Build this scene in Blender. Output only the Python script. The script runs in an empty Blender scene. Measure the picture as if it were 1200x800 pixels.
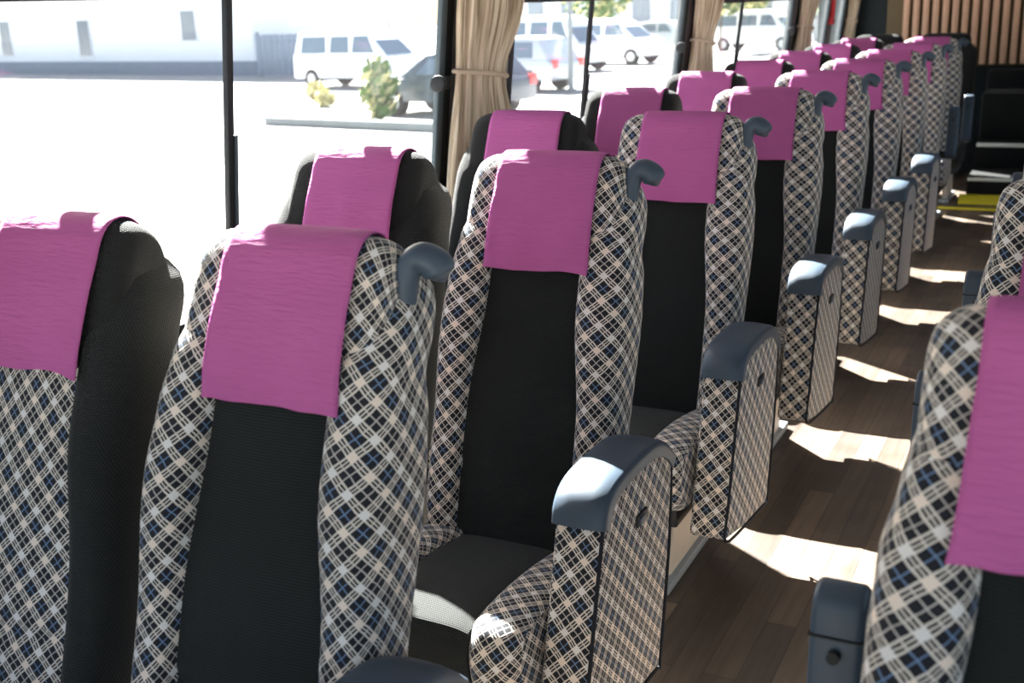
import bpy, bmesh, math, random
from mathutils import Vector, Matrix
random.seed(7)
C = bpy.context.scene.collection
S = bpy.context.scene
PI = math.pi

# ------------------------------------------------------------------ materials
def new_mat(name):
    m = bpy.data.materials.new(name); m.use_nodes = True
    nt = m.node_tree; b = nt.nodes['Principled BSDF']
    return m, nt, b
def N(nt, t, **kw):
    n = nt.nodes.new(t)
    for k, v in kw.items(): setattr(n, k, v)
    return n
def math_n(nt, op, a, b=None, c=None):
    n = N(nt, 'ShaderNodeMath', operation=op)
    for i, v in enumerate((a, b, c)):
        if v is None: continue
        if isinstance(v, (int, float)): n.inputs[i].default_value = v
        else: nt.links.new(v, n.inputs[i])
    return n.outputs[0]
def mixc(nt, fac, a, b):
    n = N(nt, 'ShaderNodeMix', data_type='RGBA')
    for s, v in ((0, fac), (6, a), (7, b)):
        if isinstance(v, (int, float)): n.inputs[s].default_value = v
        elif isinstance(v, (tuple, list)): n.inputs[s].default_value = (*v, 1)
        else: nt.links.new(v, n.inputs[s])
    return n.outputs[2]
def bump(nt, b, height, strength=.3, dist=.002):
    n = N(nt, 'ShaderNodeBump'); n.inputs['Strength'].default_value = strength
    n.inputs['Distance'].default_value = dist
    nt.links.new(height, n.inputs['Height']); nt.links.new(n.outputs[0], b.inputs['Normal'])
def simple(name, col, rough=.6, spec=.4, metal=0, noise=0, nscale=30, bmp=0, sheen=0):
    m, nt, b = new_mat(name)
    b.inputs['Base Color'].default_value = (*col, 1); b.inputs['Roughness'].default_value = rough
    b.inputs['Specular IOR Level'].default_value = spec; b.inputs['Metallic'].default_value = metal
    if sheen: b.inputs['Sheen Weight'].default_value = sheen; b.inputs['Sheen Roughness'].default_value = .5
    tc = N(nt, 'ShaderNodeTexCoord'); nz = N(nt, 'ShaderNodeTexNoise')
    nz.inputs['Scale'].default_value = nscale; nz.inputs['Detail'].default_value = 5
    nt.links.new(tc.outputs['Object'], nz.inputs['Vector'])
    if noise:
        k = 1 - noise
        nt.links.new(mixc(nt, nz.outputs[0], tuple(c * k for c in col), tuple(min(1, c * (1 + noise)) for c in col)), b.inputs['Base Color'])
    if bmp: bump(nt, b, nz.outputs[0], .3, bmp)
    return m

def plaid_mat():
    m, nt, b = new_mat('plaid_fabric')
    uv = N(nt, 'ShaderNodeUVMap'); sep = N(nt, 'ShaderNodeSeparateXYZ')
    nt.links.new(uv.outputs[0], sep.inputs[0])
    P = .0357; k = 1 / (P * math.sqrt(2))
    x, y = sep.outputs[0], sep.outputs[1]
    # a little woven irregularity
    tn = N(nt, 'ShaderNodeTexNoise'); tn.inputs['Scale'].default_value = 55; nt.links.new(uv.outputs[0], tn.inputs['Vector'])
    wob = math_n(nt, 'MULTIPLY_ADD', tn.outputs[0], .10, -.05)
    a = math_n(nt, 'ADD', math_n(nt, 'MULTIPLY', math_n(nt, 'ADD', x, y), k), wob)
    c = math_n(nt, 'SUBTRACT', math_n(nt, 'MULTIPLY', math_n(nt, 'SUBTRACT', x, y), k), wob)
    def prof(s):
        f = math_n(nt, 'FRACT', s)
        band = math_n(nt, 'LESS_THAN', f, .36)
        # light threads: three in the band, one through the dark block
        lines = None
        for ctr, hw in ((.036, .040), (.18, .028), (.324, .040), (.68, .026)):
            l = math_n(nt, 'COMPARE', f, ctr, hw)
            lines = l if lines is None else math_n(nt, 'MAXIMUM', lines, l)
        thin = math_n(nt, 'COMPARE', f, .68, .026)
        cell = math_n(nt, 'FLOOR', s)
        return band, lines, thin, cell
    ba, la, ta, ca = prof(a); bc, lc, tcn, cc = prof(c)
    light = math_n(nt, 'MAXIMUM', la, lc)
    node = math_n(nt, 'MULTIPLY', ba, bc)
    light = math_n(nt, 'MAXIMUM', light, node)
    notband = math_n(nt, 'MULTIPLY', math_n(nt, 'SUBTRACT', 1, ba), math_n(nt, 'SUBTRACT', 1, bc))
    cross = math_n(nt, 'MULTIPLY', notband, math_n(nt, 'MAXIMUM', ta, tcn))
    par = math_n(nt, 'PINGPONG', math_n(nt, 'ADD', ca, 0), 1)
    par2 = math_n(nt, 'GREATER_THAN', math_n(nt, 'ABSOLUTE', par), .5)
    dark = (.009, .010, .014)
    beige = mixc(nt, par2, (.76, .64, .53), (.70, .67, .63))
    thread = (.60, .535, .46)
    col = mixc(nt, light, dark, thread)
    col = mixc(nt, node, col, beige)
    bluec = mixc(nt, par2, (.13, .20, .32), (.44, .40, .36))
    col = mixc(nt, cross, col, bluec)
    nz = N(nt, 'ShaderNodeTexNoise'); nz.inputs['Scale'].default_value = 900
    nt.links.new(uv.outputs[0], nz.inputs['Vector'])
    col = mixc(nt, math_n(nt, 'MULTIPLY', nz.outputs[0], .10), col, (.12, .11, .11))
    nt.links.new(col, b.inputs['Base Color'])
    b.inputs['Roughness'].default_value = .85; b.inputs['Specular IOR Level'].default_value = .2
    b.inputs['Sheen Weight'].default_value = .25; b.inputs['Sheen Roughness'].default_value = .4
    bump(nt, b, nz.outputs[0], .35, .0015)
    return m

def weave_mat(name, col, col2, sx, sy, strength=.5, sheen=.15):
    m, nt, b = new_mat(name)
    uv = N(nt, 'ShaderNodeUVMap'); sep = N(nt, 'ShaderNodeSeparateXYZ'); nt.links.new(uv.outputs[0], sep.inputs[0])
    # rows of small stitches, every other row offset by half a stitch
    row = math_n(nt, 'MULTIPLY', sep.outputs[1], sy)
    off = math_n(nt, 'MULTIPLY', math_n(nt, 'FLOOR', math_n(nt, 'MULTIPLY', math_n(nt, 'FRACT', math_n(nt, 'MULTIPLY', row, .5)), 2)), .5)
    fx = math_n(nt, 'ABSOLUTE', math_n(nt, 'SUBTRACT', math_n(nt, 'FRACT', math_n(nt, 'ADD', math_n(nt, 'MULTIPLY', sep.outputs[0], sx), off)), .5))
    fy = math_n(nt, 'ABSOLUTE', math_n(nt, 'SUBTRACT', math_n(nt, 'FRACT', row), .5))
    d = math_n(nt, 'SUBTRACT', 1, math_n(nt, 'MULTIPLY', math_n(nt, 'SQRT', math_n(nt, 'ADD', math_n(nt, 'MULTIPLY', fx, fx), math_n(nt, 'MULTIPLY', fy, fy))), 1.8))
    d = math_n(nt, 'MAXIMUM', d, 0)
    nt.links.new(mixc(nt, d, col, col2), b.inputs['Base Color'])
    b.inputs['Roughness'].default_value = .9; b.inputs['Specular IOR Level'].default_value = .15
    b.inputs['Sheen Weight'].default_value = sheen; b.inputs['Sheen Roughness'].default_value = .4
    bump(nt, b, d, strength, .002)
    return m

def cloth_mat():
    m, nt, b = new_mat('purple_cloth')
    tc = N(nt, 'ShaderNodeTexCoord'); mp = N(nt, 'ShaderNodeMapping'); mp.inputs['Scale'].default_value = (10, 10, 60)
    nt.links.new(tc.outputs['Object'], mp.inputs[0])
    n1 = N(nt, 'ShaderNodeTexNoise'); n1.inputs['Scale'].default_value = 3; n1.inputs['Detail'].default_value = 4
    nt.links.new(mp.outputs[0], n1.inputs['Vector'])
    n2 = N(nt, 'ShaderNodeTexNoise'); n2.inputs['Scale'].default_value = 9; nt.links.new(tc.outputs['Object'], n2.inputs['Vector'])
    h = math_n(nt, 'ADD', math_n(nt, 'MULTIPLY', n1.outputs[0], .35), n2.outputs[0])
    nt.links.new(mixc(nt, n2.outputs[0], (.375, .085, .238), (.44, .108, .288)), b.inputs['Base Color'])
    b.inputs['Roughness'].default_value = .8; b.inputs['Specular IOR Level'].default_value = .2
    bump(nt, b, h, .65, .014)
    return m

def floor_mat():
    m, nt, b = new_mat('wood_floor')
    tc = N(nt, 'ShaderNodeTexCoord'); br = N(nt, 'ShaderNodeTexBrick')
    mp = N(nt, 'ShaderNodeMapping'); mp.inputs['Rotation'].default_value = (0, 0, PI / 2)
    nt.links.new(tc.outputs['Object'], mp.inputs[0]); nt.links.new(mp.outputs[0], br.inputs['Vector'])
    br.offset = .5; br.inputs['Scale'].default_value = 1; br.inputs['Brick Width'].default_value = .55; br.inputs['Row Height'].default_value = .075
    br.inputs['Mortar Size'].default_value = .0012; br.inputs['Mortar Smooth'].default_value = .3; br.inputs['Bias'].default_value = -.1
    br.inputs['Color1'].default_value = (.055, .040, .030, 1); br.inputs['Color2'].default_value = (.150, .106, .074, 1); br.inputs['Mortar'].default_value = (.02, .013, .01, 1)
    g = N(nt, 'ShaderNodeMapping'); g.inputs['Scale'].default_value = (60, 3, 1); nt.links.new(tc.outputs['Object'], g.inputs[0])
    nz = N(nt, 'ShaderNodeTexNoise'); nz.inputs['Scale'].default_value = 1; nz.inputs['Detail'].default_value = 6; nt.links.new(g.outputs[0], nz.inputs['Vector'])
    mul = N(nt, 'ShaderNodeMix', data_type='RGBA', blend_type='OVERLAY'); mul.inputs[0].default_value = .6
    nt.links.new(br.outputs[0], mul.inputs[6]); nt.links.new(nz.outputs[0], mul.inputs[7])
    nt.links.new(mul.outputs[2], b.inputs['Base Color'])
    n2 = N(nt, 'ShaderNodeTexNoise'); n2.inputs['Scale'].default_value = 7; nt.links.new(tc.outputs['Object'], n2.inputs['Vector'])
    nt.links.new(math_n(nt, 'MULTIPLY_ADD', n2.outputs[0], .25, .30), b.inputs['Roughness'])
    bump(nt, b, nz.outputs[0], .15, .002)
    return m

def curtain_mat():
    m, nt, b = new_mat('curtain_linen')
    uv = N(nt, 'ShaderNodeUVMap'); mp = N(nt, 'ShaderNodeMapping'); mp.inputs['Scale'].default_value = (95, 3.2, 1)
    nt.links.new(uv.outputs[0], mp.inputs[0])
    nz = N(nt, 'ShaderNodeTexNoise'); nz.inputs['Scale'].default_value = 1; nz.inputs['Detail'].default_value = 4; nz.inputs['Distortion'].default_value = .6
    nt.links.new(mp.outputs[0], nz.inputs['Vector'])
    cr = N(nt, 'ShaderNodeValToRGB'); nt.links.new(nz.outputs[0], cr.inputs[0])
    e = cr.color_ramp.elements
    e[0].position = .3; e[0].color = (.20, .14, .085, 1); e[1].position = .7; e[1].color = (.76, .67, .53, 1)
    e2 = cr.color_ramp.elements.new(.5); e2.color = (.52, .42, .30, 1)
    nt.links.new(cr.outputs[0], b.inputs['Base Color']); b.inputs['Roughness'].default_value = .9
    b.inputs['Specular IOR Level'].default_value = .1
    b.inputs['Subsurface Weight'].default_value = 0
    bump(nt, b, nz.outputs[0], .3, .004)
    return m

def glass_mat():
    m = bpy.data.materials.new('window_glass'); m.use_nodes = True; nt = m.node_tree; nt.nodes.clear()
    out = N(nt, 'ShaderNodeOutputMaterial'); tr = N(nt, 'ShaderNodeBsdfTransparent'); gl = N(nt, 'ShaderNodeBsdfGlossy')
    df = N(nt, 'ShaderNodeBsdfTranslucent'); df.inputs[0].default_value = (.8, .8, .8, 1)
    tr.inputs[0].default_value = (.97, .985, .985, 1); gl.inputs['Roughness'].default_value = .02
    lw = N(nt, 'ShaderNodeLayerWeight'); lw.inputs[0].default_value = .5
    fr = math_n(nt, 'MULTIPLY_ADD', math_n(nt, 'POWER', lw.outputs['Facing'], 5), .35, .015)
    mx = N(nt, 'ShaderNodeMixShader'); nt.links.new(fr, mx.inputs[0]); nt.links.new(tr.outputs[0], mx.inputs[1]); nt.links.new(gl.outputs[0], mx.inputs[2])
    # dried water spots on the pane
    tc = N(nt, 'ShaderNodeTexCoord'); vo = N(nt, 'ShaderNodeTexVoronoi'); vo.inputs['Scale'].default_value = 90
    nt.links.new(tc.outputs['Object'], vo.inputs['Vector'])
    spot = math_n(nt, 'MULTIPLY', math_n(nt, 'LESS_THAN', vo.outputs['Distance'], .2), .008)
    mx2 = N(nt, 'ShaderNodeMixShader'); nt.links.new(math_n(nt, 'ADD', spot, .0028), mx2.inputs[0]); nt.links.new(mx.outputs[0], mx2.inputs[1]); nt.links.new(df.outputs[0], mx2.inputs[2])
    nt.links.new(mx2.outputs[0], out.inputs[0])
    return m

M = dict(
    plaid=plaid_mat(),
    black=weave_mat('black_knit_fabric', (.007, .0082, .0075), (.034, .036, .034), 260, 230, .6, .12),
    black_rib=weave_mat('black_rib_fabric', (.007, .0078, .007), (.032, .032, .030), 180, 250, .8, .12),
    cloth=cloth_mat(), floor=floor_mat(), curtain=curtain_mat(), glass=glass_mat(),
    plastic=simple('blue_grey_plastic', (.040, .060, .085), .42, .4, noise=.05, nscale=400, bmp=.0004),
    dark_plastic=simple('dark_plastic', (.013, .014, .016), .5, .4),
    piping=simple('dark_piping', (.012, .013, .018), .7, .2),
    shell=simple('charcoal_shell', (.03, .032, .035), .6, .3, noise=.1),
    metal=simple('grey_metal', (.30, .34, .37), .38, .5, .3, noise=.05),
    steel=simple('beige_steel', (.55, .48, .40), .5, .4, noise=.05),
    post=simple('window_post_grey', (.075, .10, .112), .4, .4, .2, noise=.05),
    rubber=simple('black_rubber', (.012, .013, .014), .55, .3),
    wall=simple('wall_panel', (.25, .25, .245), .8, .2, noise=.04),
    ceil=simple('ceiling_panel', (.28, .28, .27), .85, .2, noise=.03),
    darkwall=simple('dark_wall', (.030, .038, .040), .75, .2, noise=.1),
    carpet=simple('dark_carpet', (.012, .013, .013), .95, .1, noise=.2, nscale=300, bmp=.002),
    slat=simple('tan_slat', (.70, .43, .29), .6, .3, noise=.15, nscale=18),
    gap=simple('slat_backing', (.16, .12, .07), .8, .2),
    white_line=simple('pale_nosing', (.72, .76, .72), .4, .4),
    yellow=simple('yellow_nosing', (.62, .52, .03), .5, .3, noise=.08),
    red=simple('red_plastic', (.70, .03, .04), .4, .4),
    paving=simple('pale_paving', (.28, .277, .27), .9, .1, noise=.04, nscale=2),
    render_wall=simple('white_render', (.66, .68, .70), .9, .1, noise=.03, nscale=2),
    bluewall=simple('blue_grey_cladding', (.16, .20, .26), .8, .2, noise=.1, nscale=3),
    winglass=simple('dark_window', (.10, .14, .18), .15, .5),
    kerb=simple('grey_kerb', (.16, .18, .18), .9, .1, noise=.15, nscale=4),
    carwhite=simple('white_car_paint', (.78, .79, .80), .25, .5),
    cardark=simple('dark_car_paint', (.045, .065, .085), .25, .5),
    carsilver=simple('silver_car_paint', (.45, .48, .50), .25, .5, .2),
    tyre=simple('tyre_rubber', (.02, .02, .02), .8, .2),
    hub=simple('wheel_hub', (.4, .41, .42), .35, .5, .5),
    lampred=simple('tail_lamp', (.55, .03, .03), .3, .5),
    lampwhite=simple('head_lamp', (.75, .78, .8), .2, .5),
    leaf=simple('leaf_green', (.075, .135, .035), .7, .2, noise=.5, nscale=3),
    leafy=simple('leaf_yellow', (.50, .46, .22), .7, .2, noise=.4, nscale=3),
    bark=simple('bark', (.10, .075, .05), .9, .1, noise=.2),
    pole=simple('pole_grey', (.17, .19, .20), .5, .3),
)

# ------------------------------------------------------------------ mesh helpers
class MB:
    def __init__(s): s.v = []; s.f = []; s.uv = []
    def grid(s, rows, closed_u=True, cap=True, uoff=0, voff=0):
        """rows: list of sections, each a list of 3D points"""
        b = len(s.v); n = len(rows[0])
        for r in rows: s.v += [tuple(p) for p in r]
        # arc lengths
        mid = rows[len(rows) // 2]
        ul = [0]
        for i in range(n): ul.append(ul[-1] + (Vector(mid[(i + 1) % n]) - Vector(mid[i])).length)
        vl = [0]
        for j in range(len(rows) - 1):
            d = max((Vector(rows[j + 1][i]) - Vector(rows[j][i])).length for i in (0, n // 4, n // 2))
            vl.append(vl[-1] + d)
        m = n if closed_u else n - 1
        for j in range(len(rows) - 1):
            for i in range(m):
                i2 = (i + 1) % n
                s.f.append((b + j * n + i, b + j * n + i2, b + (j + 1) * n + i2, b + (j + 1) * n + i))
                s.uv.append([(ul[i] + uoff, vl[j] + voff), (ul[i + 1] + uoff, vl[j] + voff), (ul[i + 1] + uoff, vl[j + 1] + voff), (ul[i] + uoff, vl[j + 1] + voff)])
        if cap and closed_u:
            s.f.append(tuple(b + i for i in reversed(range(n)))); s.uv.append(None)
            k = b + (len(rows) - 1) * n
            s.f.append(tuple(k + i for i in range(n))); s.uv.append(None)
    def box(s, x0, x1, y0, y1, z0, z1):
        b = len(s.v)
        s.v += [(x, y, z) for z in (z0, z1) for y in (y0, y1) for x in (x0, x1)]
        for f in ((0, 2, 3, 1), (4, 5, 7, 6), (0, 1, 5, 4), (2, 6, 7, 3), (0, 4, 6, 2), (1, 3, 7, 5)):
            s.f.append(tuple(b + i for i in f)); s.uv.append(None)
    def prism(s, poly, x0, x1):
        """poly in (y,z), extruded along x"""
        b = len(s.v); n = len(poly)
        s.v += [(x0, y, z) for y, z in poly] + [(x1, y, z) for y, z in poly]
        for i in range(n):
            s.f.append((b + i, b + n + i, b + n + (i + 1) % n, b + (i + 1) % n)); s.uv.append(None)
        s.f.append(tuple(b + i for i in range(n))); s.uv.append(None)
        s.f.append(tuple(b + n + i for i in reversed(range(n)))); s.uv.append(None)
    def tube(s, pts, rad, n=12):
        pts = [Vector(p) for p in pts]; rows = []
        if not isinstance(rad, (list, tuple)): rad = [rad] * len(pts)
        up = None
        for i, p in enumerate(pts):
            t = (pts[min(i + 1, len(pts) - 1)] - pts[max(i - 1, 0)]).normalized()
            if up is None:
                up = t.orthogonal().normalized()
            up = (up - t * up.dot(t)).normalized(); sd = t.cross(up)
            rows.append([p + (up * math.cos(2 * PI * k / n) + sd * math.sin(2 * PI * k / n)) * rad[i] for k in range(n)])
        s.grid(rows)
    def build(s, name, mat, parent=None, bevel=0, smooth=True, sub=0, solid=0, seg=2):
        me = bpy.data.meshes.new(name); me.from_pydata(s.v, [], s.f); me.update()
        bm = bmesh.new(); bm.from_mesh(me)
        uvl = bm.loops.layers.uv.new('UVMap')
        bm.faces.ensure_lookup_table()
        for f, u in zip(bm.faces, s.uv):
            if u:
                for l, w in zip(f.loops, u): l[uvl].uv = w
        bmesh.ops.recalc_face_normals(bm, faces=bm.faces)
        if bevel:
            bmesh.ops.bevel(bm, geom=[e for e in bm.edges if e.calc_face_angle(0) > .5], offset=bevel, segments=seg, profile=.5, affect='EDGES')
        boxed = list(bm.faces) if bevel else [f for f, u in zip(list(bm.faces), s.uv) if u is None]
        if boxed:
            bm.normal_update()
            for f in boxed:
                n = f.normal; ax = max(range(3), key=lambda i: abs(n[i]))
                for l in f.loops:
                    p = l.vert.co
                    l[uvl].uv = ((p.y, p.z) if ax == 0 else (p.x, p.z) if ax == 1 else (p.x, p.y))
        bm.to_mesh(me); bm.free()
        me.materials.append(mat)
        if smooth:
            for p in me.polygons: p.use_smooth = True
        o = bpy.data.objects.new(name, me); C.objects.link(o)
        if smooth and not sub:
            try:
                me.set_sharp_from_angle(angle=math.radians(40))
            except Exception: pass
        if solid:
            md = o.modifiers.new('s', 'SOLIDIFY'); md.thickness = solid; md.offset = 0
        if sub:
            md = o.modifiers.new('sub', 'SUBSURF'); md.levels = sub; md.render_levels = sub
        if parent: o.parent = parent
        return o

def thing(name, label, cat, loc=(0, 0, 0), rz=0, group=None):
    o = bpy.data.objects.new(name, None); C.objects.link(o); o.location = loc; o.rotation_euler = (0, 0, rz)
    o.empty_display_size = .1
    o['label'] = label; o['category'] = cat
    if group: o['group'] = group
    return o
def tag(o, label, cat, group=None):
    o['label'] = label; o['category'] = cat
    if group: o['group'] = group
    return o
def struct(o): o['kind'] = 'structure'; return o
def copy_tree(o, parent=None):
    c = o.copy(); C.objects.link(c)
    if parent: c.parent = parent
    for ch in list(o.children): copy_tree(ch, c)
    return c
def interp(x, pts):
    if x <= pts[0][0]: return pts[0][1]
    for (a, b), (c, d) in zip(pts, pts[1:]):
        if x <= c:
            t = (x - a) / (c - a); t = t * t * (3 - 2 * t)
            return b + (d - b) * t
    return pts[-1][1]
def catmull(P, n, closed=False):
    out = []; L = len(P); segs = L if closed else L - 1
    for i in range(segs):
        g = (lambda k: P[k % L]) if closed else (lambda k: P[min(max(k, 0), L - 1)])
        p0, p1, p2, p3 = g(i - 1), g(i), g(i + 1), g(i + 2)
        for j in range(n):
            t = j / n
            out.append(tuple(.5 * (2 * b + (c - a) * t + (2 * a - 5 * b + 4 * c - d) * t * t + (-a + 3 * b - 3 * c + d) * t ** 3) for a, b, c, d in zip(p0, p1, p2, p3)))
    if not closed: out.append(tuple(P[-1]))
    return out

# ------------------------------------------------------------------ seat (local: x across, y rearwards, origin on the floor)
def Yp(z): return .2 + .3 * (z - .95)
HEAD = [(.203, .955), (.209, 1.00), (.231, 1.06), (.257, 1.115), (.278, 1.152), (.304, 1.172), (.338, 1.167), (.366, 1.132), (.378, 1.05), (.355, .96), (.28, .935)]
HC = (.292, 1.085); HW = .178
def head_scale(x): return max(.0, 1 - abs(x / HW) ** 5.5) ** (1 / 4.2)
def build_headrest(mat, parent):
    prof = catmull(HEAD, 5, True); mb = MB(); rows = []
    K = 30
    ends = [(HW * 1.004, .04), (HW * 1.003, .12), (HW * 1.0015, .19)]
    stations = [(-x, s) for x, s in ends]
    for i in range(K + 1):
        x = HW * math.sin((-1 + 2 * i / K) * PI / 2) * .9995
        stations.append((x, max(head_scale(x), .12)))
    stations += ends[::-1]
    for x, s in stations:
        rows.append([(x, HC[0] + (y - HC[0]) * (s * .75 + .25 * min(1, s * 1.3)), HC[1] + (z - HC[1]) * s) for y, z in prof])
    mb.grid(rows)
    # u runs along the section in grid(); swap so the cloth runs upright
    mb.uv = [[(v, u) for u, v in q] if q else q for q in mb.uv]
    return mb.build('headrest', mat, parent)
CLOTHPATH = catmull([(.382, 1.09), (.370, 1.136), (.340, 1.173), (.302, 1.178), (.272, 1.157), (.250, 1.116), (.224, 1.06), (.202, 1.0), (.195, .968), (.191, .950)], 7)
def build_cloth(parent, seed, mir=1):
    rnd = random.Random(seed); ph = [rnd.uniform(0, 6.28) for _ in range(6)]; sk = rnd.uniform(-.006, .006)
    mb = MB(); rows = []; L = len(CLOTHPATH)
    for j, (y, z) in enumerate(CLOTHPATH):
        f = j / (L - 1); hang = max(0, (f - .55) / .45)
        row = []
        for i in range(25):
            t = -1 + i / 12; w = .116 + .004 * hang
            x = mir * (t * w + .008 + sk * hang + (.011 if mir > 0 else .004) * hang)
            yy, zz = y, z
            s = max(head_scale(min(abs(x), HW * .95)), .9)
            yy = HC[0] + (yy - HC[0]) * s; zz = HC[1] + (zz - HC[1]) * s if hang < .2 else zz
            yy -= hang * (.0035 * (1 + math.sin(t * 4.3 + ph[0])) + .003 * (1 + math.sin(t * 7 + f * 9 + ph[1]))) * (1 if f > .6 else .4)
            yy -= hang * (.004 + abs(t) ** 3 * (.014 if mir > 0 else .026)) + .0022 * hang * math.sin(9 * t + 5 * f + ph[3]) * math.sin(6 * f - 3 * t + ph[4])
            zz += .0022 * math.sin(t * 3 + ph[2]) * hang + t * sk * .5 * hang
            row.append((x, yy, zz))
        rows.append(row)
    mb.grid(rows, closed_u=False, cap=False)
    o = mb.build('headrest_cover', M['cloth'], parent, solid=.0016)
    return o
def build_bolster(side, mat, parent, top=1.128):
    mb = MB(); rows = []
    WI = [(.36, .132), (.5, .134), (.65, .132), (.93, .107), (1.10, .100)]
    WO = [(.36, .200), (.6, .209), (.85, .214), (.92, .212), (1.0, .197), (1.06, .185), (1.10, .173), (1.13, .160)]
    if top < 1.125: WO = [(.36, .206), (.6, .220), (.9, .220), (1.0, .220), (1.06, .214), (1.12, .20)]
    TH = [(.36, .06), (.5, .075), (.82, .080), (.93, .070), (1.04, .060), (1.10, .054), (1.13, .04)]
    zs = [.36 + (top - .36) * i / 44 for i in range(45)]
    soft = 1 if top > 1.125 else 0
    for k, z in enumerate(zs):
        wi, wo, b = interp(z, WI), interp(z, WO), interp(z, TH)
        if side < 0: wo -= .002 + .014 * min(1, max(0, (z - .42) / .4))
        elif soft: wo += .013 * math.exp(-((z - 1.05) / .06) ** 2)
        if not soft and z > 1.03:
            wo = wi + (wo - wi) * max(.05, 1 - ((z - 1.03) / .091) ** 2) ** .5
        endk = min(1, .35 + (zs[-1] - z) / .05, .5 + (z - zs[0]) / .05)
        endk = endk if endk < 1 else 1
        xc = (wi + wo) / 2; a = ((wo - wi) / 2 + .008) * (endk ** .5); b *= endk ** .5
        puff = (.012 if soft else .004) * math.exp(-((z - .80) / .12) ** 2) - .006 * math.exp(-((z - .62) / .15) ** 2)
        lean = (.045 if soft else .03) * max(0, (z - 1.0)) / .1 + (0 if soft else .010 * max(0, (z - .9)) / .175)
        yc = Yp(z) + .048 + lean
        row = []
        n = 28
        for i in range(n):
            th = 2 * PI * i / n + PI / 2
            c, s_ = math.cos(th), math.sin(th); e = 2 / 2.9
            X = math.copysign(abs(c) ** e, c) * a; Yv = math.copysign(abs(s_) ** e, s_) * (b + (puff if s_ < 0 else 0))
            row.append((side * (xc + X), yc + Yv, z + .3 * -Yv * .25))
        rows.append(row)
    mb.grid(rows)
    return mb.build('side_bolster', mat, parent)
def build_back_panel(mat, parent):
    mb = MB(); rows = []
    HWP = [(.36, .142), (.65, .140), (.93, .114), (1.0, .112)]
    for j in range(31):
        z = .37 + (.985 - .37) * j / 30; hw = interp(z, HWP)
        seam = -.007 * math.exp(-((z - .53) / .008) ** 2) - .004 * math.exp(-((z - .80) / .006) ** 2) * 0
        row = []
        for i in range(21):
            t = -1 + i / 10
            row.append((t * hw, Yp(z) + .012 - .010 * (1 - t * t) - seam - .006 * math.sin((z - .37) / .6 * PI), z))
        for i in range(20, -1, -1):
            t = -1 + i / 10
            row.append((t * hw, Yp(z) + .08, z))
        rows.append(row)
    mb.grid(rows)
    return mb.build('back_panel', mat, parent)
def build_shell(parent):
    mb = MB(); rows = []
    for j in range(17):
        z = .34 + (1.10 - .34) * j / 16; t = j / 16
        hw = .185 - .02 * t ** 4; y0 = Yp(z) + .07; y1 = Yp(z) + .145 - .03 * t ** 3
        n = 24; row = []
        for i in range(n):
            th = 2 * PI * i / n; c, s_ = math.cos(th), math.sin(th); e = 2 / 5
            row.append((math.copysign(abs(c) ** e, c) * hw, (y0 + y1) / 2 + math.copysign(abs(s_) ** e, s_) * (y1 - y0) / 2, z))
        rows.append(row)
    mb.grid(rows)
    return mb.build('back_shell', M['shell'], parent)
def cushion_poly(top, front, r=.045):
    return catmull([(.07, top - .035), (-.08, top - .01), (-.22, top), (front + r, top - .004), (front + .012, top - r * .55), (front, top - r * 1.6), (front + .01, .30)], 5) + [(front + .06, .265), (.02, .265), (.08, .31)]
def build_cushion(parent, cmat, bmat):
    mb = MB(); rows = []
    P = cushion_poly(.425, -.355, .025)
    for i in range(13):
        t = -1 + i / 6; e = 1 - .04 * abs(t) ** 6
        rows.append([(t * .112, y, .3 + (z - .3) * (1.02 - .03 * abs(t) ** 3) * e if z > .3 else z) for y, z in P])
    mb.grid(rows); mb.uv = [[(v, u) for u, v in q] if q else None for q in mb.uv]
    c = mb.build('seat_cushion', cmat, parent)
    for sd in (-1, 1):
        mb = MB(); rows = []; P = cushion_poly(.438, -.365, .045)
        for i in range(15):
            t = -1 + i / 7; s = max(.15, 1 - abs(t) ** 4 * .14)
            rows.append([(sd * .160 + t * .052, -.15 + (y + .15) * s, .33 + (z - .33) * s) for y, z in P])
        mb.grid(rows); mb.uv = [[(v, u) for u, v in q] if q else None for q in mb.uv]
        mb.build('cushion_bolster', bmat, parent)
def build_base(parent):
    mb = MB(); mb.box(-.19, .19, -.30, .10, .215, .268); mb.build('seat_frame', M['dark_plastic'], parent, .008)
    for sd in (-1, 1):
        mb = MB(); mb.prism([(-.20, .025), (.10, .025), (.06, .22), (-.16, .22)], sd * .12 - .02, sd * .12 + .02)
        mb.build('leg', M['steel'], parent, .005)
        mb = MB(); mb.box(sd * .12 - .035, sd * .12 + .035, -.26, .16, 0, .027); mb.build('foot_plate', M['metal'], parent, .005)
def build_handle(parent, sd):
    mb = MB()
    pts = catmull([(.176, .300, 1.035), (.178, .300, 1.075), (.180, .303, 1.112), (.186, .309, 1.136), (.201, .316, 1.144), (.218, .322, 1.135), (.226, .325, 1.118)], 5)
    rad = []
    for i in range(len(pts)):
        t = i / (len(pts) - 1)
        r = interp(t, [(0, .013), (.15, .017), (.45, .0195), (.7, .0245), (.9, .0255), (1, .013)])
        rad.append(r)
    pts = pts + [(pts[-1][0] + .005, pts[-1][1], pts[-1][2] - .007)]; rad.append(.002)
    mb.tube([(sd * x, y, z) for x, y, z in pts], rad, 16)
    return mb.build('grab_handle', M['plastic'], parent, sub=1)
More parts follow.
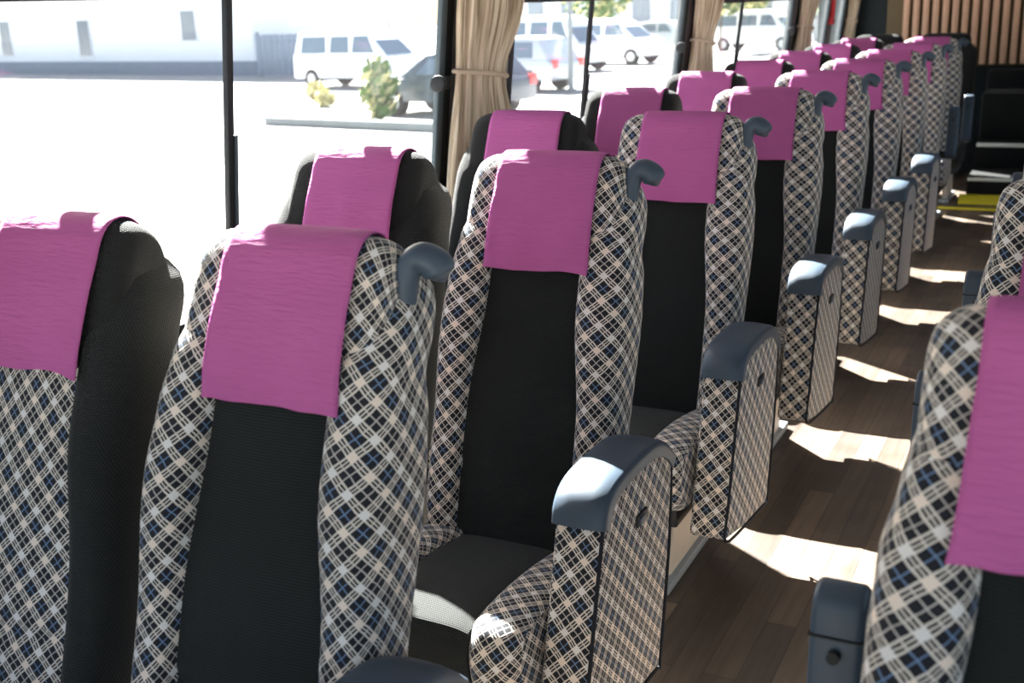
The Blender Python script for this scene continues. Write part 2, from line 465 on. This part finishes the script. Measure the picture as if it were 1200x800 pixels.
def build_armrest(parent, sd):
    x0, x1 = (.220, .320) if sd > 0 else (-.320, -.220)
    body = [(-.310, .21), (-.287, .30), (-.205, .585), (-.19, .607)]
    top = [(-.178, .622), (-.15, .640), (-.11, .648), (.03, .648), (.09, .638), (.15, .603), (.172, .575)]
    rear = [(.150, .40), (.095, .16), (.075, .148), (-.15, .175)]
    mb = MB(); mb.prism(body + top + rear, x0 + .003, x1 - .003)
    a = mb.build('armrest', M['plaid'], parent, .011, seg=3)
    # dark piping round the aisle side
    xs = x1 - .004 if sd > 0 else x0 + .004
    mb = MB(); loop = catmull([(xs, y, z) for y, z in body + top[:5] + [(.142, .60), (.160, .565)] + rear], 3, True)
    mb.tube(loop + [loop[0]], .004, 6); mb.build('piping', M['piping'], a)
    # plastic cap: swept over the front edge and along the top
    outer = catmull([(-.213, .590), (-.205, .618), (-.185, .642), (-.15, .657), (-.10, .6625), (0, .6635), (.08, .652), (.14, .624), (.180, .588)], 4)
    mb = MB(); rows = []
    for k, (y, z) in enumerate(outer):
        ya, za = outer[max(k - 1, 0)]; yb, zb = outer[min(k + 1, len(outer) - 1)]
        tx, tz = yb - ya, zb - za; l = math.hypot(tx, tz); nx, nz = -tz / l, tx / l   # outward normal in the (y,z) plane
        sec = []
        hw = (x1 - x0) / 2 + .003; xc = (x0 + x1) / 2
        for dx, dn in ((-hw, -.030), (-hw, -.012), (-hw * .97, -.004), (-hw * .86, .001), (-hw * .4, .004), (0, .005), (hw * .4, .004), (hw * .86, .001), (hw * .97, -.004), (hw, -.012), (hw, -.030)):
            sec.append((xc + dx, y + nx * dn, z + nz * dn))
        rows.append(sec)
    mb.grid(rows)
    mb.build('arm_cap', M['plastic'], a)
    # release latch in its slot on the aisle side
    xo = x1 if sd > 0 else x0
    mb = MB(); mb.box(min(xo - sd * .006, xo + sd * .003), max(xo - sd * .006, xo + sd * .003), -.045, .010, .522, .545)
    lt = mb.build('latch_plate', M['dark_plastic'], a, .003)
    mb = MB(); mb.box(min(xo, xo + sd * .007), max(xo, xo + sd * .007), -.040, -.012, .526, .541); mb.build('latch_button', M['plastic'], a, .003)
    return a
def build_raised_arm(parent, sd):
    # folded-up armrest standing beside the backrest, underside towards the front
    x0, x1 = (.232, .296) if sd > 0 else (-.296, -.232)
    prof = catmull([(.30, .50), (.335, .62), (.348, .71), (.356, .763), (.366, .782), (.385, .790), (.405, .785), (.42, .763), (.425, .72), (.41, .62), (.375, .50)], 4) + [(.34, .47)]
    mb = MB(); mb.prism(prof, x0, x1)
    a = mb.build('armrest', M['plastic'], parent, .009, seg=3)
    mb = MB(); xm = (x0 + x1) / 2; mb.tube([(xm, .3375, .714), (xm, .3495, .7125), (xm, .351, .7125)], [.008, .008, .004], 14); mb.build('screw_hole', M['rubber'], a)
    mb = MB(); mb.box(x0 - .0008, x1 + .0008, .348, .43, .733, .735); mb.build('joint_line', M['rubber'], a)
    mb = MB(); mb.tube([(sd * .17, .34, .50), (sd * .30, .34, .50)], .022, 16); mb.build('arm_pivot', M['dark_plastic'], a)
    return a

def make_seat(kind, name, label, group):
    """kind: aisle (checked bolsters, dark middle), window (dark bolsters, checked middle), dark"""
    t = thing(name, label, 'seat', (0, 0, 0), 0, group)
    bol = M['plaid'] if kind == 'aisle' else M['black_rib']
    mid = M['plaid'] if kind == 'window' else M['black']
    build_base(t); build_cushion(t, mid, bol); build_shell(t); build_back_panel(mid, t)
    for sd in (-1, 1): build_bolster(sd, bol, t, 1.128 if kind == 'aisle' else 1.118)
    build_headrest(bol, t)
    return t

XA, XW, XR, D = -.116, -.596, .945, .88
ORD = ['nearest', 'second', 'third', 'fourth', 'fifth', 'sixth', 'seventh', 'eighth', 'ninth']
GA, GW, GR = 'aisle seats left of the aisle', 'window seats along the left wall', 'seats right of the aisle'
protoA = make_seat('aisle', 'aisle_seat', '', GA)
protoW = make_seat('window', 'window_seat', '', GW)
protoD = make_seat('dark', 'plain_dark_seat', '', 'plain dark seats in the last row')
LA = ['checked aisle seat nearest the camera, left of aisle, its seat cushion out of view',
      'checked aisle seat with sunlit patch on its dark cushion and large armrest',
      'checked aisle seat third from the camera, directly behind the one with sunlit cushion',
      'checked aisle seat fourth from the camera in the left bank',
      'checked aisle seat fifth from the camera in the left bank',
      'checked aisle seat sixth from the camera in the left bank',
      'checked aisle seat seventh from the camera, last with a boxed checked armrest',
      'checked aisle seat with raised armrest, second from the rear of the left bank',
      'rearmost checked aisle seat with raised armrest, just before the plain dark seats']
LW = ['dark window seat with checked middle, cut by the left edge of the photo',
      'dark-sided window seat in front of the second pane, left of the curtain',
      'dark-sided window seat right beside the nearest tied curtain',
      'dark-sided window seat fourth from the camera, under the second large window',
      'dark-sided window seat fifth from the camera, before the second curtain',
      'dark-sided window seat sixth from the camera along the windows',
      'dark-sided window seat seventh from the camera along the windows',
      'dark-sided window seat eighth from the camera, beyond the third curtain',
      'rearmost purple-covered window seat, just before the plain dark seats']
LR = ['checked seat right of the aisle, nearest, cut by the right photo edge',
      'checked seat right of the aisle, second, showing above the nearest one',
      'right-hand seat third from the camera, only its raised grey arm showing',
      'right-hand seat fourth from the camera, only its raised arm tip showing',
      'right-hand seat fifth from the camera, farthest raised arm right of aisle']
aparts = {}
def place(proto, first, x, y, label):
    o = proto if first else copy_tree(proto)
    o.location = (x, y, 0); o['label'] = label
    return o
def copy_part(src, parent):
    return copy_tree(src, parent)
# build the bare copies first, then give each its own cover and arm
seatsA = [place(protoA, False, XA, 1 + D * k, LA[k]) for k in range(9)]
seatsW = [place(protoW, False, XW, 1 + D * k, LW[k]) for k in range(9)]
seatsR = [place(protoA, False, XR, .885 + D * k, LR[k]) for k in range(5)]
for r in seatsR: r['group'] = GR
for p in (protoA, protoW):
    for ch in list(p.children): bpy.data.objects.remove(ch)
    bpy.data.objects.remove(p)
dW = place(protoD, True, XW, 1 + D * 9, 'plain dark seat at the rear, by the last left windows')
dA = place(protoD, False, XA, 1 + D * 9, 'plain dark seat at the rear, in front of the tan slats')
armA = handA = armR = handR = rarmA = None
for k, s in enumerate(seatsA):
    build_cloth(s, 10 + k)
    if handA is None: handA = build_handle(s, 1)
    else: copy_part(handA, s)
    if k < 7:
        if armA is None: armA = build_armrest(s, 1)
        else: copy_part(armA, s)
    else:
        if rarmA is None: rarmA = build_raised_arm(s, 1)
        else: copy_part(rarmA, s)
for k, s in enumerate(seatsW): build_cloth(s, 40 + k)
for k, s in enumerate(seatsR):
    build_cloth(s, 70 + k, -1)
    if armR is None: armR = build_raised_arm(s, -1)
    else: copy_part(armR, s)

# ------------------------------------------------------------------ coach body
XL, XRW, YF, YR, ZC = -.95, 1.79, -1.2, 10.25, 2.02
ZS, ZRAIL0, ZRAIL1, ZUP = .74, 1.508, 1.555, 1.90
mb = MB(); mb.box(XL - .36, XRW + .1, YF, YR + .1, -.06, 0); struct(mb.build('floor', M['floor'], smooth=False))
mb = MB(); mb.box(XL - .1, XRW + .1, YF, YR + .1, ZC, ZC + .06); struct(mb.build('ceiling', M['ceil'], smooth=False))
# left wall: dado, header and pillars; openings between
OPEN = [(-.9, .95), (1.36, 3.20), (3.64, 5.56), (5.94, 7.84), (8.32, 9.02), (9.14, 9.62), (9.74, 10.12)]
def side_wall(name, xa, xb, opens):
    m = MB(); m.box(xa, xb, YF, YR, 0, ZS); m.box(xa, xb, YF, YR, ZUP, ZC)
    ys = [YF] + [v for o in opens for v in o] + [YR]
    for i in range(0, len(ys), 2): m.box(xa, xb, ys[i], ys[i + 1], ZS, ZUP)
    return struct(m.build(name, M['wall'], smooth=False))
side_wall('wall_left', XL - .04, XL, OPEN)
side_wall('wall_right', XRW, XRW + .08, [(-.9, .95), (1.36, 3.20), (3.68, 5.56), (5.98, 7.84)])
mb = MB(); mb.box(XL - .33, XRW, YR, YR + .1, 0, ZC); struct(mb.build('wall_rear', M['darkwall'], smooth=False))
mb = MB(); mb.box(XL - .33, XRW, YF - .08, YF, 0, .8); mb.box(XL, XRW, YF - .08, YF, 1.85, ZC); struct(mb.build('wall_front', M['wall'], smooth=False))
MULL = [(.0,), (2.16,), (4.38,), (6.62,), (), (), ()]
for i, (a, b) in enumerate(OPEN):
    m = MB(); t = .035
    m.box(XL - .04, XL + .004, a, a + t, ZS, ZUP); 
    m.box(XL - .04, XL + .004, a, b, ZS, ZS + t); m.box(XL - .04, XL + .004, a, b, ZUP - t, ZUP)
    w = m.build('window_%d' % (i + 1), M['rubber'], None, .003); struct(w)
    zr = (ZRAIL0, ZRAIL0 + .01, 1.487, 1.452, 1.45, 1.45, 1.45)[i]
    m = MB(); m.box(XL - .036, XL, a, b, zr, ZRAIL1); m.build('window_rail', M['rubber'], w, .003)
    m = MB(); m.box(XL - .014, XL + .006, b - .050, b - .014, ZS, ZUP); m.build('window_post', M['post'], w, .005)
    m = MB(); m.box(XL - .014, XL + .004, b - .014, b + .03, ZS, ZUP); m.build('seal_strip', M['rubber'], w, .003)
    for (ym,) in [(v,) for v in MULL[i]]:
        m = MB(); m.box(XL - .025, XL - .008, ym + .004, ym + .026, ZS + .02, ZRAIL0 + .01); m.build('window_mullion', M['rubber'], w, .003)
        m = MB(); m.box(XL - .018, XL - .004, ym + .026, ym + .036, ZS + .02, 1.20); m.build('sliding_edge', M['post'], w, .003)  # paler grey strip: light on the mullion's lower part, put into the colour
    m = MB(); m.box(XL - .030, XL - .026, a, b, ZS, ZUP); m.build('window_pane', M['glass'], w, smooth=False)
    if i in (1, 2, 3):
        m = MB(); yb = b - .045; m.box(XL + .018, XL + .034, yb - .012, yb + .022, 1.235, 1.275)
        m.tube([(XL + .028, yb - .006, 1.255), (XL + .030, yb - .035, 1.255), (XL + .030, yb - .050, 1.255)], [.010, .010, .022], 14)
        m.tube([(XL + .030, yb - .046, 1.255), (XL + .030, yb - .060, 1.255)], .026, 16)
        m.build('window_latch', M['rubber'], w, .003)
for i, (a, b) in enumerate([(-.9, .95), (1.36, 3.20), (3.68, 5.56), (5.98, 7.84)]):
    m = MB(); m.box(XRW - .012, XRW + .05, a, b, ZRAIL0, ZRAIL1); m.box(XRW - .012, XRW + .05, a, a + .035, ZS, ZUP); m.box(XRW - .012, XRW + .05, b - .035, b, ZS, ZUP)
    w = struct(m.build('window_%d' % (i + 8), M['rubber'], None, .003))
    m = MB(); m.box(XRW + .026, XRW + .030, a, b, ZS, ZUP); m.build('window_pane', M['glass'], w, smooth=False)

LEAN = .115                                            # the coach side leans inwards towards the roof
def lean_side(o):
    for v in o.data.vertices: v.co.x += LEAN * (v.co.z - 1.25)
    for ch in o.children: lean_side(ch)
for o in list(C.objects):
    if o.parent is None and (o.name == 'wall_left' or (o.name.startswith('window_') and o.name[7:].isdigit() and int(o.name[7:]) <= 7)): lean_side(o)

# gathered curtains on the pillars
def curtain(y0, y1, label, seed):
    t = thing('curtain', label, 'curtain', (XL + .055, (y0 + y1) / 2, .80), 0, 'tied curtains between the windows')
    rnd = random.Random(seed); mb = MB(); rows = []; hw = (y1 - y0) / 2
    n = 110; ph = rnd.uniform(0, 6)
    zt = .47                                         # tie height above the curtain's foot
    for j in range(41):
        z = 1.0 * j / 40
        pinch = math.exp(-((z - zt) / .13) ** 2)
        wy = hw * (1 - .28 * pinch - .10 * max(0, (zt - z) / zt)); sh = -hw * .22 * pinch - hw * .12 * max(0, (zt - z) / zt)
        row = []
        for i in range(n):
            th = 2 * PI * i / n; c, s_ = math.cos(th), math.sin(th)
            amp = .011 * (1 - .6 * pinch); w = math.sin(th * 13 + ph + .5 * math.sin(z * 5)) + .5 * math.sin(th * 22 + ph * 2 + z * 2)
            row.append((LEAN * (z - .45) + s_ * (.032 + .006 * (1 - pinch)) + s_ * amp * w, c * wy + sh + .004 * w * c, z))
        rows.append(row)
    mb.grid(rows); mb.build('drape', M['curtain'], t)
    mb = MB(); pts = []
    for i in range(33):
        th = 2 * PI * i / 32; pts.append((LEAN * (zt - .45) + math.sin(th) * .044, math.cos(th) * hw * .75 - hw * .22, zt + .012 * math.cos(th) - .03 * math.cos(th)))
    mb.tube(pts, .0085, 8); mb.build('tieback', M['curtain'], t)
    return t
curtain(3.17, 3.60, 'tied beige streaked curtain nearest the camera, between first two large windows', 1)
curtain(5.58, 5.95, 'tied beige streaked curtain second from the camera, between two white-car windows', 2)
curtain(7.88, 8.27, 'tied beige streaked curtain third from the camera, before the narrow windows', 3)
curtain(9.63, 9.73, 'thin beige curtain strip at the rearmost windows', 4)

# red object on the last posts
t = thing('emergency_hammer', 'small red object hanging between the narrow rear windows', 'hammer', (XL + .022, 9.08, 1.26))
mb = MB(); mb.box(-.02, .012, -.05, .05, 0, .05); mb.build('holder', M['red'], t, .006)
mb = MB(); mb.tube([(0, 0, .05), (0, .01, .15), (0, .02, .30)], [.018, .022, .024], 10); mb.build('handle', M['red'], t)
mb = MB(); mb.tube([(0, -.06, .30), (0, .09, .30)], .03, 10); mb.build('head', M['red'], t)

# rear: steps, nosings, bench, slatted screen
mb = MB(); mb.box(.14, XRW, 8.78, YR, 0, .17); mb.box(.14, XRW, 9.32, YR, .17, .35)
st = struct(mb.build('trim_1', M['carpet'], None, .004))
for i, (y, z) in enumerate(((8.78, .17), (9.32, .35))):
    m = MB(); m.box(.145, 1.0, y - .006, y + .045, z - .02, z + .004); m.build('step_nosing', M['white_line'], st, .002)
m = MB(); m.box(-.03, .9, 8.42, 8.50, 0, .006); y1 = struct(m.build('trim_2', M['yellow'], None, .002))
m = MB(); m.prism([(8.66, 0), (8.775, 0), (8.775, .055), (8.755, .055)], .10, .9); struct(m.build('trim_3', M['yellow'], None, .002))
mb = MB(); mb.box(-.70, -.50, YR - .06, YR, .0, ZC); struct(mb.build('trim_4', M['gap'], None, .004))
t = thing('rear_bench', 'black rear bench seat under the tan slatted screen', 'bench', (.75, 9.62, .35))
mb = MB(); mb.box(-.62, .62, 0, .42, 0, .36); mb.build('bench_cushion', M['black'], t, .03)
for i in range(3):
    mb = MB(); mb.prism([(.34, .30), (.42, .30), (.46, .50), (.44, .52), (.39, .50)], -.62 + i * .414, -.62 + (i + 1) * .414 - .01)
    mb.build('backrest', M['black'], t, .02)
t = thing('slatted_screen', 'tan vertical slatted screen above the dark rear bench', 'screen', (0, 10.12, 0))
mb = MB(); mb.box(-.60, 1.35, .06, .10, .88, 2.0); mb.build('backing', M['gap'], t)
for i in range(25):
    x = -.56 + i * .076
    mb = MB(); mb.box(x, x + .047, 0, .05, .895, 2.0); mb.build('slat', M['slat'], t, .004)

# ------------------------------------------------------------------ car park outside
G = -1.0; CAM = Vector((.89418, 0, 1.474505)); KS = .692
def W(x, y): return (CAM.x + (x - CAM.x) * KS, CAM.y + (y - CAM.y) * KS)
mb = MB(); mb.box(-140, 60, -60, 160, G - .2, G); struct(mb.build('ground', M['paving'], smooth=False))
def car(name, label, p, ang, L, H, Wd, paint, kind, cat='car'):
    t = thing(name, label, cat, (p[0], p[1], G), ang, 'parked cars outside the windows')
    h = L / 2
    if kind == 'van':
        body = [(-h, .35), (-h, .95), (-h + .05, 1.15), (h - 1.0, 1.1), (h - .15, .92), (h, .72), (h, .35)]
        green = [(-h + .02, 1.12), (-h + .18, H - .08), (-h + .5, H), (h - 2.0, H), (h - 1.55, H - .12), (h - .72, 1.05)]
        wins = [(-h + .35, -h + 1.55), (-h + 1.7, -h + 2.6), (-h + 2.72, h - 1.15)]
    else:
        body = [(-h, .35), (-h, .85), (-h + .2, .95), (h - 1.2, .92), (h - .2, .78), (h, .6), (h, .35)]
        green = [(-h + .15, .93), (-h + .6, H - .06), (-h + 1.1, H), (h - 2.1, H), (h - 1.8, H - .05), (h - 1.0, .90)]
        wins = [(-h + .75, -h + 1.7), (-h + 1.8, h - 1.6)]
    def slab(poly, w0, w1, z0, z1):
        m = MB(); rows = []
        for yy in (-1, -.93, 0, .93, 1):
            k = .985 if abs(yy) == 1 else 1
            rows.append([(x * k, yy * (w0 + (w1 - w0) * max(0, min(1, (z - z0) / (z1 - z0)))), z) for x, z in poly])
        m.grid(rows); return m
    slab(body, Wd / 2, Wd / 2, 0, 1).build('body', M[paint], t, .04)
    cab = slab(green, Wd / 2 - .03, Wd / 2 - .2, 1.0, H).build('cabin', M[paint], t, .03)
    zb, zt = (1.18, H - .22) if kind == 'van' else (1.0, H - .14)
    for sd in (-1, 1):
        for (a, b) in wins:
            m = MB(); ya = sd * (Wd / 2 - .03 - .17 * (zb - 1) / (H - 1) + .006); yb = sd * (Wd / 2 - .03 - .17 * (zt - 1) / (H - 1) + .006)
            sl = .35 if (a, b) == wins[-1] else .05
            rows = [[(a, ya, zb), (b, ya, zb), (b - sl, yb, zt), (a + .05, yb, zt)], [(a, ya - sd * .03, zb), (b, ya - sd * .03, zb), (b - sl, yb - sd * .03, zt), (a + .05, yb - sd * .03, zt)]]
            m.grid(rows); m.build('side_window', M['winglass'], cab, smooth=False)
        for xw in (-h + .85, h - .85):
            m = MB(); m.tube([(xw, sd * (Wd / 2 - .22), .33), (xw, sd * (Wd / 2 + .01), .33)], .33, 24); wh = m.build('wheel', M['tyre'], t)
            m = MB(); m.tube([(xw, sd * (Wd / 2), .33), (xw, sd * (Wd / 2 + .025), .33)], .19, 16); m.build('hub_cap', M['hub'], wh)
        m = MB(); m.box(-h - .015, -h + .06, min(sd * .55, sd * .82), max(sd * .55, sd * .82), .7, .95); m.build('tail_lamp', M['lampred'], t, .01)
        m = MB(); m.box(h - .1, h + .012, min(sd * .5, sd * .8), max(sd * .5, sd * .8), .58, .74); m.build('head_lamp', M['lampwhite'], t, .01)
    m = MB(); m.grid([[(h - 1.58 if kind == 'van' else h - 1.75, y, H - .14) for y in (-.6, .6)] + [(h - .78 if kind == 'van' else h - 1.05, y, 1.08 if kind == 'van' else .95) for y in (.68, -.68)],
                      [(h - 1.55 if kind == 'van' else h - 1.72, y, H - .13) for y in (-.6, .6)] + [(h - .74 if kind == 'van' else h - 1.0, y, 1.09 if kind == 'van' else .96) for y in (.68, -.68)]])
    m.build('windscreen', M['winglass'], cab, smooth=False)
    return t
a0 = math.atan2(-4.6, 24.4)
cx, cy = W(-31.8, 48.6)
car('minivan', 'white minivan seen through the nearest large window, behind the seats', (cx, cy), a0 + .05, 4.9, 1.95, 1.8, 'carwhite', 'van')
cx, cy = W(-30.5, 58.5)
car('minivan', 'white van half hidden behind the window post left of the nearest curtain', (cx + 2.6, cy + 1.5), a0, 4.7, 2.1, 1.8, 'carwhite', 'van')
cx, cy = W(-19.4, 35.6)
car('hatchback', 'dark blue-grey car behind the yellow-green shrub', (cx, cy), a0 + PI, 4.0, 1.5, 1.7, 'cardark', 'car')
cx, cy = W(-26.0, 67.0)
car('minivan', 'white minivan in the middle of the second large window', (cx, cy), a0 + .02, 4.9, 1.85, 1.8, 'carwhite', 'van')
cx, cy = W(-21.8, 46.5)
car('hatchback', 'silver car just right of the nearest curtain', (cx - .4, cy), a0 + PI, 4.2, 1.6, 1.75, 'carsilver', 'car')
cx, cy = W(-20.5, 82)
car('minivan', 'pale van seen through the third large window', (cx, cy), a0, 4.8, 1.9, 1.8, 'carwhite', 'van')
cx, cy = W(-27.5, 83)
car('hatchback', 'silver car behind the second window mullion', (cx, cy), a0, 4.2, 1.5, 1.7, 'carsilver', 'car')

# building on the far side
p0, p1 = W(-92, 66.5), W(-46.5, 58.4)
ang = math.atan2(p1[1] - p0[1], p1[0] - p0[0]); LB = math.hypot(p1[0] - p0[0], p1[1] - p0[1])
t = thing('building', 'long white building with small dark windows across the forecourt', 'building', (p0[0], p0[1], G), ang)
mb = MB(); mb.box(-20, LB, 0, 8, 0, 5.2); mb.build('wall', M['render_wall'], t, smooth=False)
mb = MB(); mb.box(-20.02, LB + .02, -.06, 8, 0, .62); mb.build('plinth', M['bluewall'], t, smooth=False)
mb = MB(); mb.box(-20.4, LB + .4, -.5, 8.4, 5.2, 5.5); mb.build('roof', M['bluewall'], t, smooth=False)
for i, (sx, w, z0, z1) in enumerate(((12.4, .95, .95, 2.7), (19.55, 1.0, .9, 2.6), (27.75, 1.0, 1.55, 2.85), (5.4, .95, .95, 2.6), (-2, .95, .95, 2.6))):
    mb = MB(); mb.box(sx - w / 2 - .08, sx + w / 2 + .08, -.05, .02, z0 - .08, z1 + .08); wf = mb.build('window', M['render_wall'], t, smooth=False)
    mb = MB(); mb.box(sx - w / 2, sx + w / 2, -.065, .01, z0, z1); mb.build('pane', M['winglass'], wf, smooth=False)
# slatted blue-grey screen right of it, with posts
q0 = W(-44.8, 56.5); q1 = W(-36.5, 54.8); an2 = math.atan2(q1[1] - q0[1], q1[0] - q0[0]); LQ = math.hypot(q1[0] - q0[0], q1[1] - q0[1])
t = thing('fence', 'blue-grey slatted fence left of the white minivan', 'fence', (q0[0], q0[1], G), an2)
mb = MB()
for i in range(16): mb.box(LQ * i / 16, LQ * i / 16 + LQ / 16 * .8, 0, .05, .1, 1.75)
mb.box(0, LQ, .05, .09, .3, .42); mb.box(0, LQ, .05, .09, 1.4, 1.52); mb.build('slat_panel', M['bluewall'], t, smooth=False)
for i in range(3):
    mb = MB(); mb.box(LQ * i / 2 - .05, LQ * i / 2 + .05, .09, .2, 0, 1.85); mb.build('post', M['pole'], t, smooth=False)
# distant second building behind the cars
p2 = W(-40, 104)
t = thing('building', 'pale distant building behind the parked vans', 'building', (p2[0], p2[1], G), a0)
mb = MB(); mb.box(-14, 16, 0, 7, 0, 5.4); mb.build('wall', M['render_wall'], t, smooth=False)
for i in range(10):
    mb = MB(); mb.box(-12.8 + i * 2.8, -11.5 + i * 2.8, -.05, .02, 1.2, 2.9); mb.build('window', M['winglass'], t, smooth=False)
mb = MB(); mb.box(-14.3, 16.3, -.4, 7.3, 5.4, 5.7); mb.build('roof', M['bluewall'], t, smooth=False)

# kerbed bed with shrubs
k0, k1 = W(-24.3, 31.2), W(-16.6, 29.9); an3 = math.atan2(k1[1] - k0[1], k1[0] - k0[0]); LK = math.hypot(k1[0] - k0[0], k1[1] - k0[1])
t = thing('kerb', 'low grey kerb in front of the shrubs outside', 'kerb', (k0[0], k0[1], G), an3)
mb = MB(); mb.box(0, LK, 0, .25, 0, .2); mb.build('kerb_stone', M['kerb'], t, .03)
def shrub(name, label, cat, p, h, r, mats, trunk=0, group=None, n=260, seed=0):
    rnd = random.Random(seed); t = thing(name, label, cat, (p[0], p[1], G), 0, group)
    m1, m2 = MB(), MB()
    for i in range(n):
        u = rnd.random() ** .5; th = rnd.uniform(0, 2 * PI); cz = rnd.uniform(-1, 1); q = math.sqrt(1 - cz * cz) * u
        c = Vector((q * math.cos(th) * r, q * math.sin(th) * r, trunk + (h - trunk) / 2 * (1 + cz * (.6 + .4 * u)))); s = rnd.uniform(.06, .13) * (h - trunk) ** .5
        d = Vector((rnd.gauss(0, 1), rnd.gauss(0, 1), rnd.gauss(0, 1))).normalized(); e = d.orthogonal().normalized(); g = d.cross(e)
        mm = m1 if rnd.random() < .65 else m2; b = len(mm.v)
        mm.v += [tuple(c + e * s * 1.5), tuple(c + g * s * .7 + d * s * .15), tuple(c - e * s * 1.5), tuple(c - g * s * .7 + d * s * .15)]; mm.f.append((b, b + 1, b + 2, b + 3)); mm.uv.append(None)
    m1.build('foliage', M[mats[0]], t, smooth=False); m2.build('foliage', M[mats[1]], t, smooth=False)
    mb = MB(); mb.tube([(0, 0, 0), (.02, .01, trunk * .5 + h * .2), (0, 0, max(trunk, h * .6))], [.06 if trunk else .03, .05 if trunk else .025, .03 if trunk else .015], 8); mb.build('trunk' if trunk else 'stem', M['bark'], t)
shrub('shrub', 'yellow-green shrub in front of the dark car', 'shrub', W(-21.0, 33.4), 1.45, .42, ('leaf', 'leafy'), seed=3)
shrub('shrub', 'small pale yellowish shrub below the blue-grey fence', 'shrub', W(-29.6, 41.5), .5, .34, ('leafy', 'leafy'), seed=4)
shrub('shrub', 'low pale shrub left of the kerb', 'shrub', W(-26.6, 38.0), .48, .32, ('leafy', 'leafy'), seed=5)
for i, (x, y, h, lab) in enumerate(((-32, 80, 4.5, 'green tree behind the cars at the left of the second window'), (-22.5, 79, 4.8, 'green tree above the van in the second window'), (-16.5, 84, 5.0, 'green tree at the right of the second window'), (-24, 91, 4.2, 'yellow-green tree in the third window'), (-17.8, 96, 4.6, 'tall tree at the right of the third window'))):
    shrub('tree', lab, 'tree', W(x, y), h, 1.9, ('leaf', 'leafy') if i < 3 else ('leafy', 'leaf'), 1.7, 'trees behind the car park', 700, 20 + i)
t = thing('lamp_post', 'grey pole standing before the cars in the second window', 'pole', (*W(-18.9, 45.0), G))
mb = MB(); mb.tube([(0, 0, 0), (0, 0, 1.5), (0, 0, 4.5)], [.09, .075, .06], 12); mb.build('post', M['pole'], t)
mb = MB(); mb.tube([(0, 0, 0), (0, 0, .12)], .16, 12); mb.build('base', M['pole'], t)
t = thing('lamp_post', 'thin dark pole above the white minivan in the first window', 'pole', (*W(-32.4, 52.2), G))
mb = MB(); mb.tube([(0, 0, 0), (0, 0, 2), (0, 0, 4.5)], [.07, .06, .05], 12); mb.build('post', M['pole'], t)
mb = MB(); mb.tube([(0, 0, 0), (0, 0, .1)], .13, 12); mb.build('base', M['pole'], t)

# ------------------------------------------------------------------ light
SUN = Vector((1.08, -.82, -1.0)).normalized()          # the way the light travels
sl = bpy.data.lights.new('sun', 'SUN'); sl.energy = 95; sl.angle = math.radians(.55); sl.color = (1, .97, .93)
so = bpy.data.objects.new('sun', sl); C.objects.link(so); so.rotation_euler = SUN.to_track_quat('-Z', 'Y').to_euler(); so.location = (-6, 6, 8)
w = bpy.data.worlds.new('world'); S.world = w; w.use_nodes = True; nt = w.node_tree
sky = nt.nodes.new('ShaderNodeTexSky'); sky.sky_type = 'NISHITA'; sky.sun_disc = False
sky.sun_elevation = math.asin(-SUN.z); sky.sun_rotation = math.atan2(-SUN.x, -SUN.y); sky.air_density = 1; sky.dust_density = 2.5; sky.ozone_density = 1
bg = nt.nodes['Background']; nt.links.new(sky.outputs[0], bg.inputs[0]); bg.inputs[1].default_value = .42

# ------------------------------------------------------------------ camera
f, yaw, pitch, roll = 1325.97, *map(math.radians, (27.14308452, 16.45048819, -2.15659435))
cy_, sy_, cp, sp, cr, sr = math.cos(yaw), math.sin(yaw), math.cos(pitch), math.sin(pitch), math.cos(roll), math.sin(roll)
fwd = Vector((-sy_ * cp, cy_ * cp, -sp)); right = Vector((cy_, sy_, 0)); up = right.cross(fwd)
r2 = right * cr + up * sr; u2 = -right * sr + up * cr
cd = bpy.data.cameras.new('camera'); cam = bpy.data.objects.new('camera', cd); C.objects.link(cam)
mw = Matrix((r2, u2, -fwd)).transposed().to_4x4(); mw.translation = CAM; cam.matrix_world = mw
cd.sensor_width = 36; cd.lens = f / 1200 * 36; cd.clip_start = .02; cd.clip_end = 500
cd.dof.use_dof = True; cd.dof.focus_distance = 2.35; cd.dof.aperture_fstop = 5.0
S.camera = cam
S.view_settings.view_transform = 'Standard'; S.view_settings.look = 'None'; S.view_settings.gamma = 1
S.view_settings.use_curve_mapping = False; S.view_settings.exposure = .0
S.cycles.use_denoising = True; S.cycles.max_bounces = 10; S.cycles.transparent_max_bounces = 24
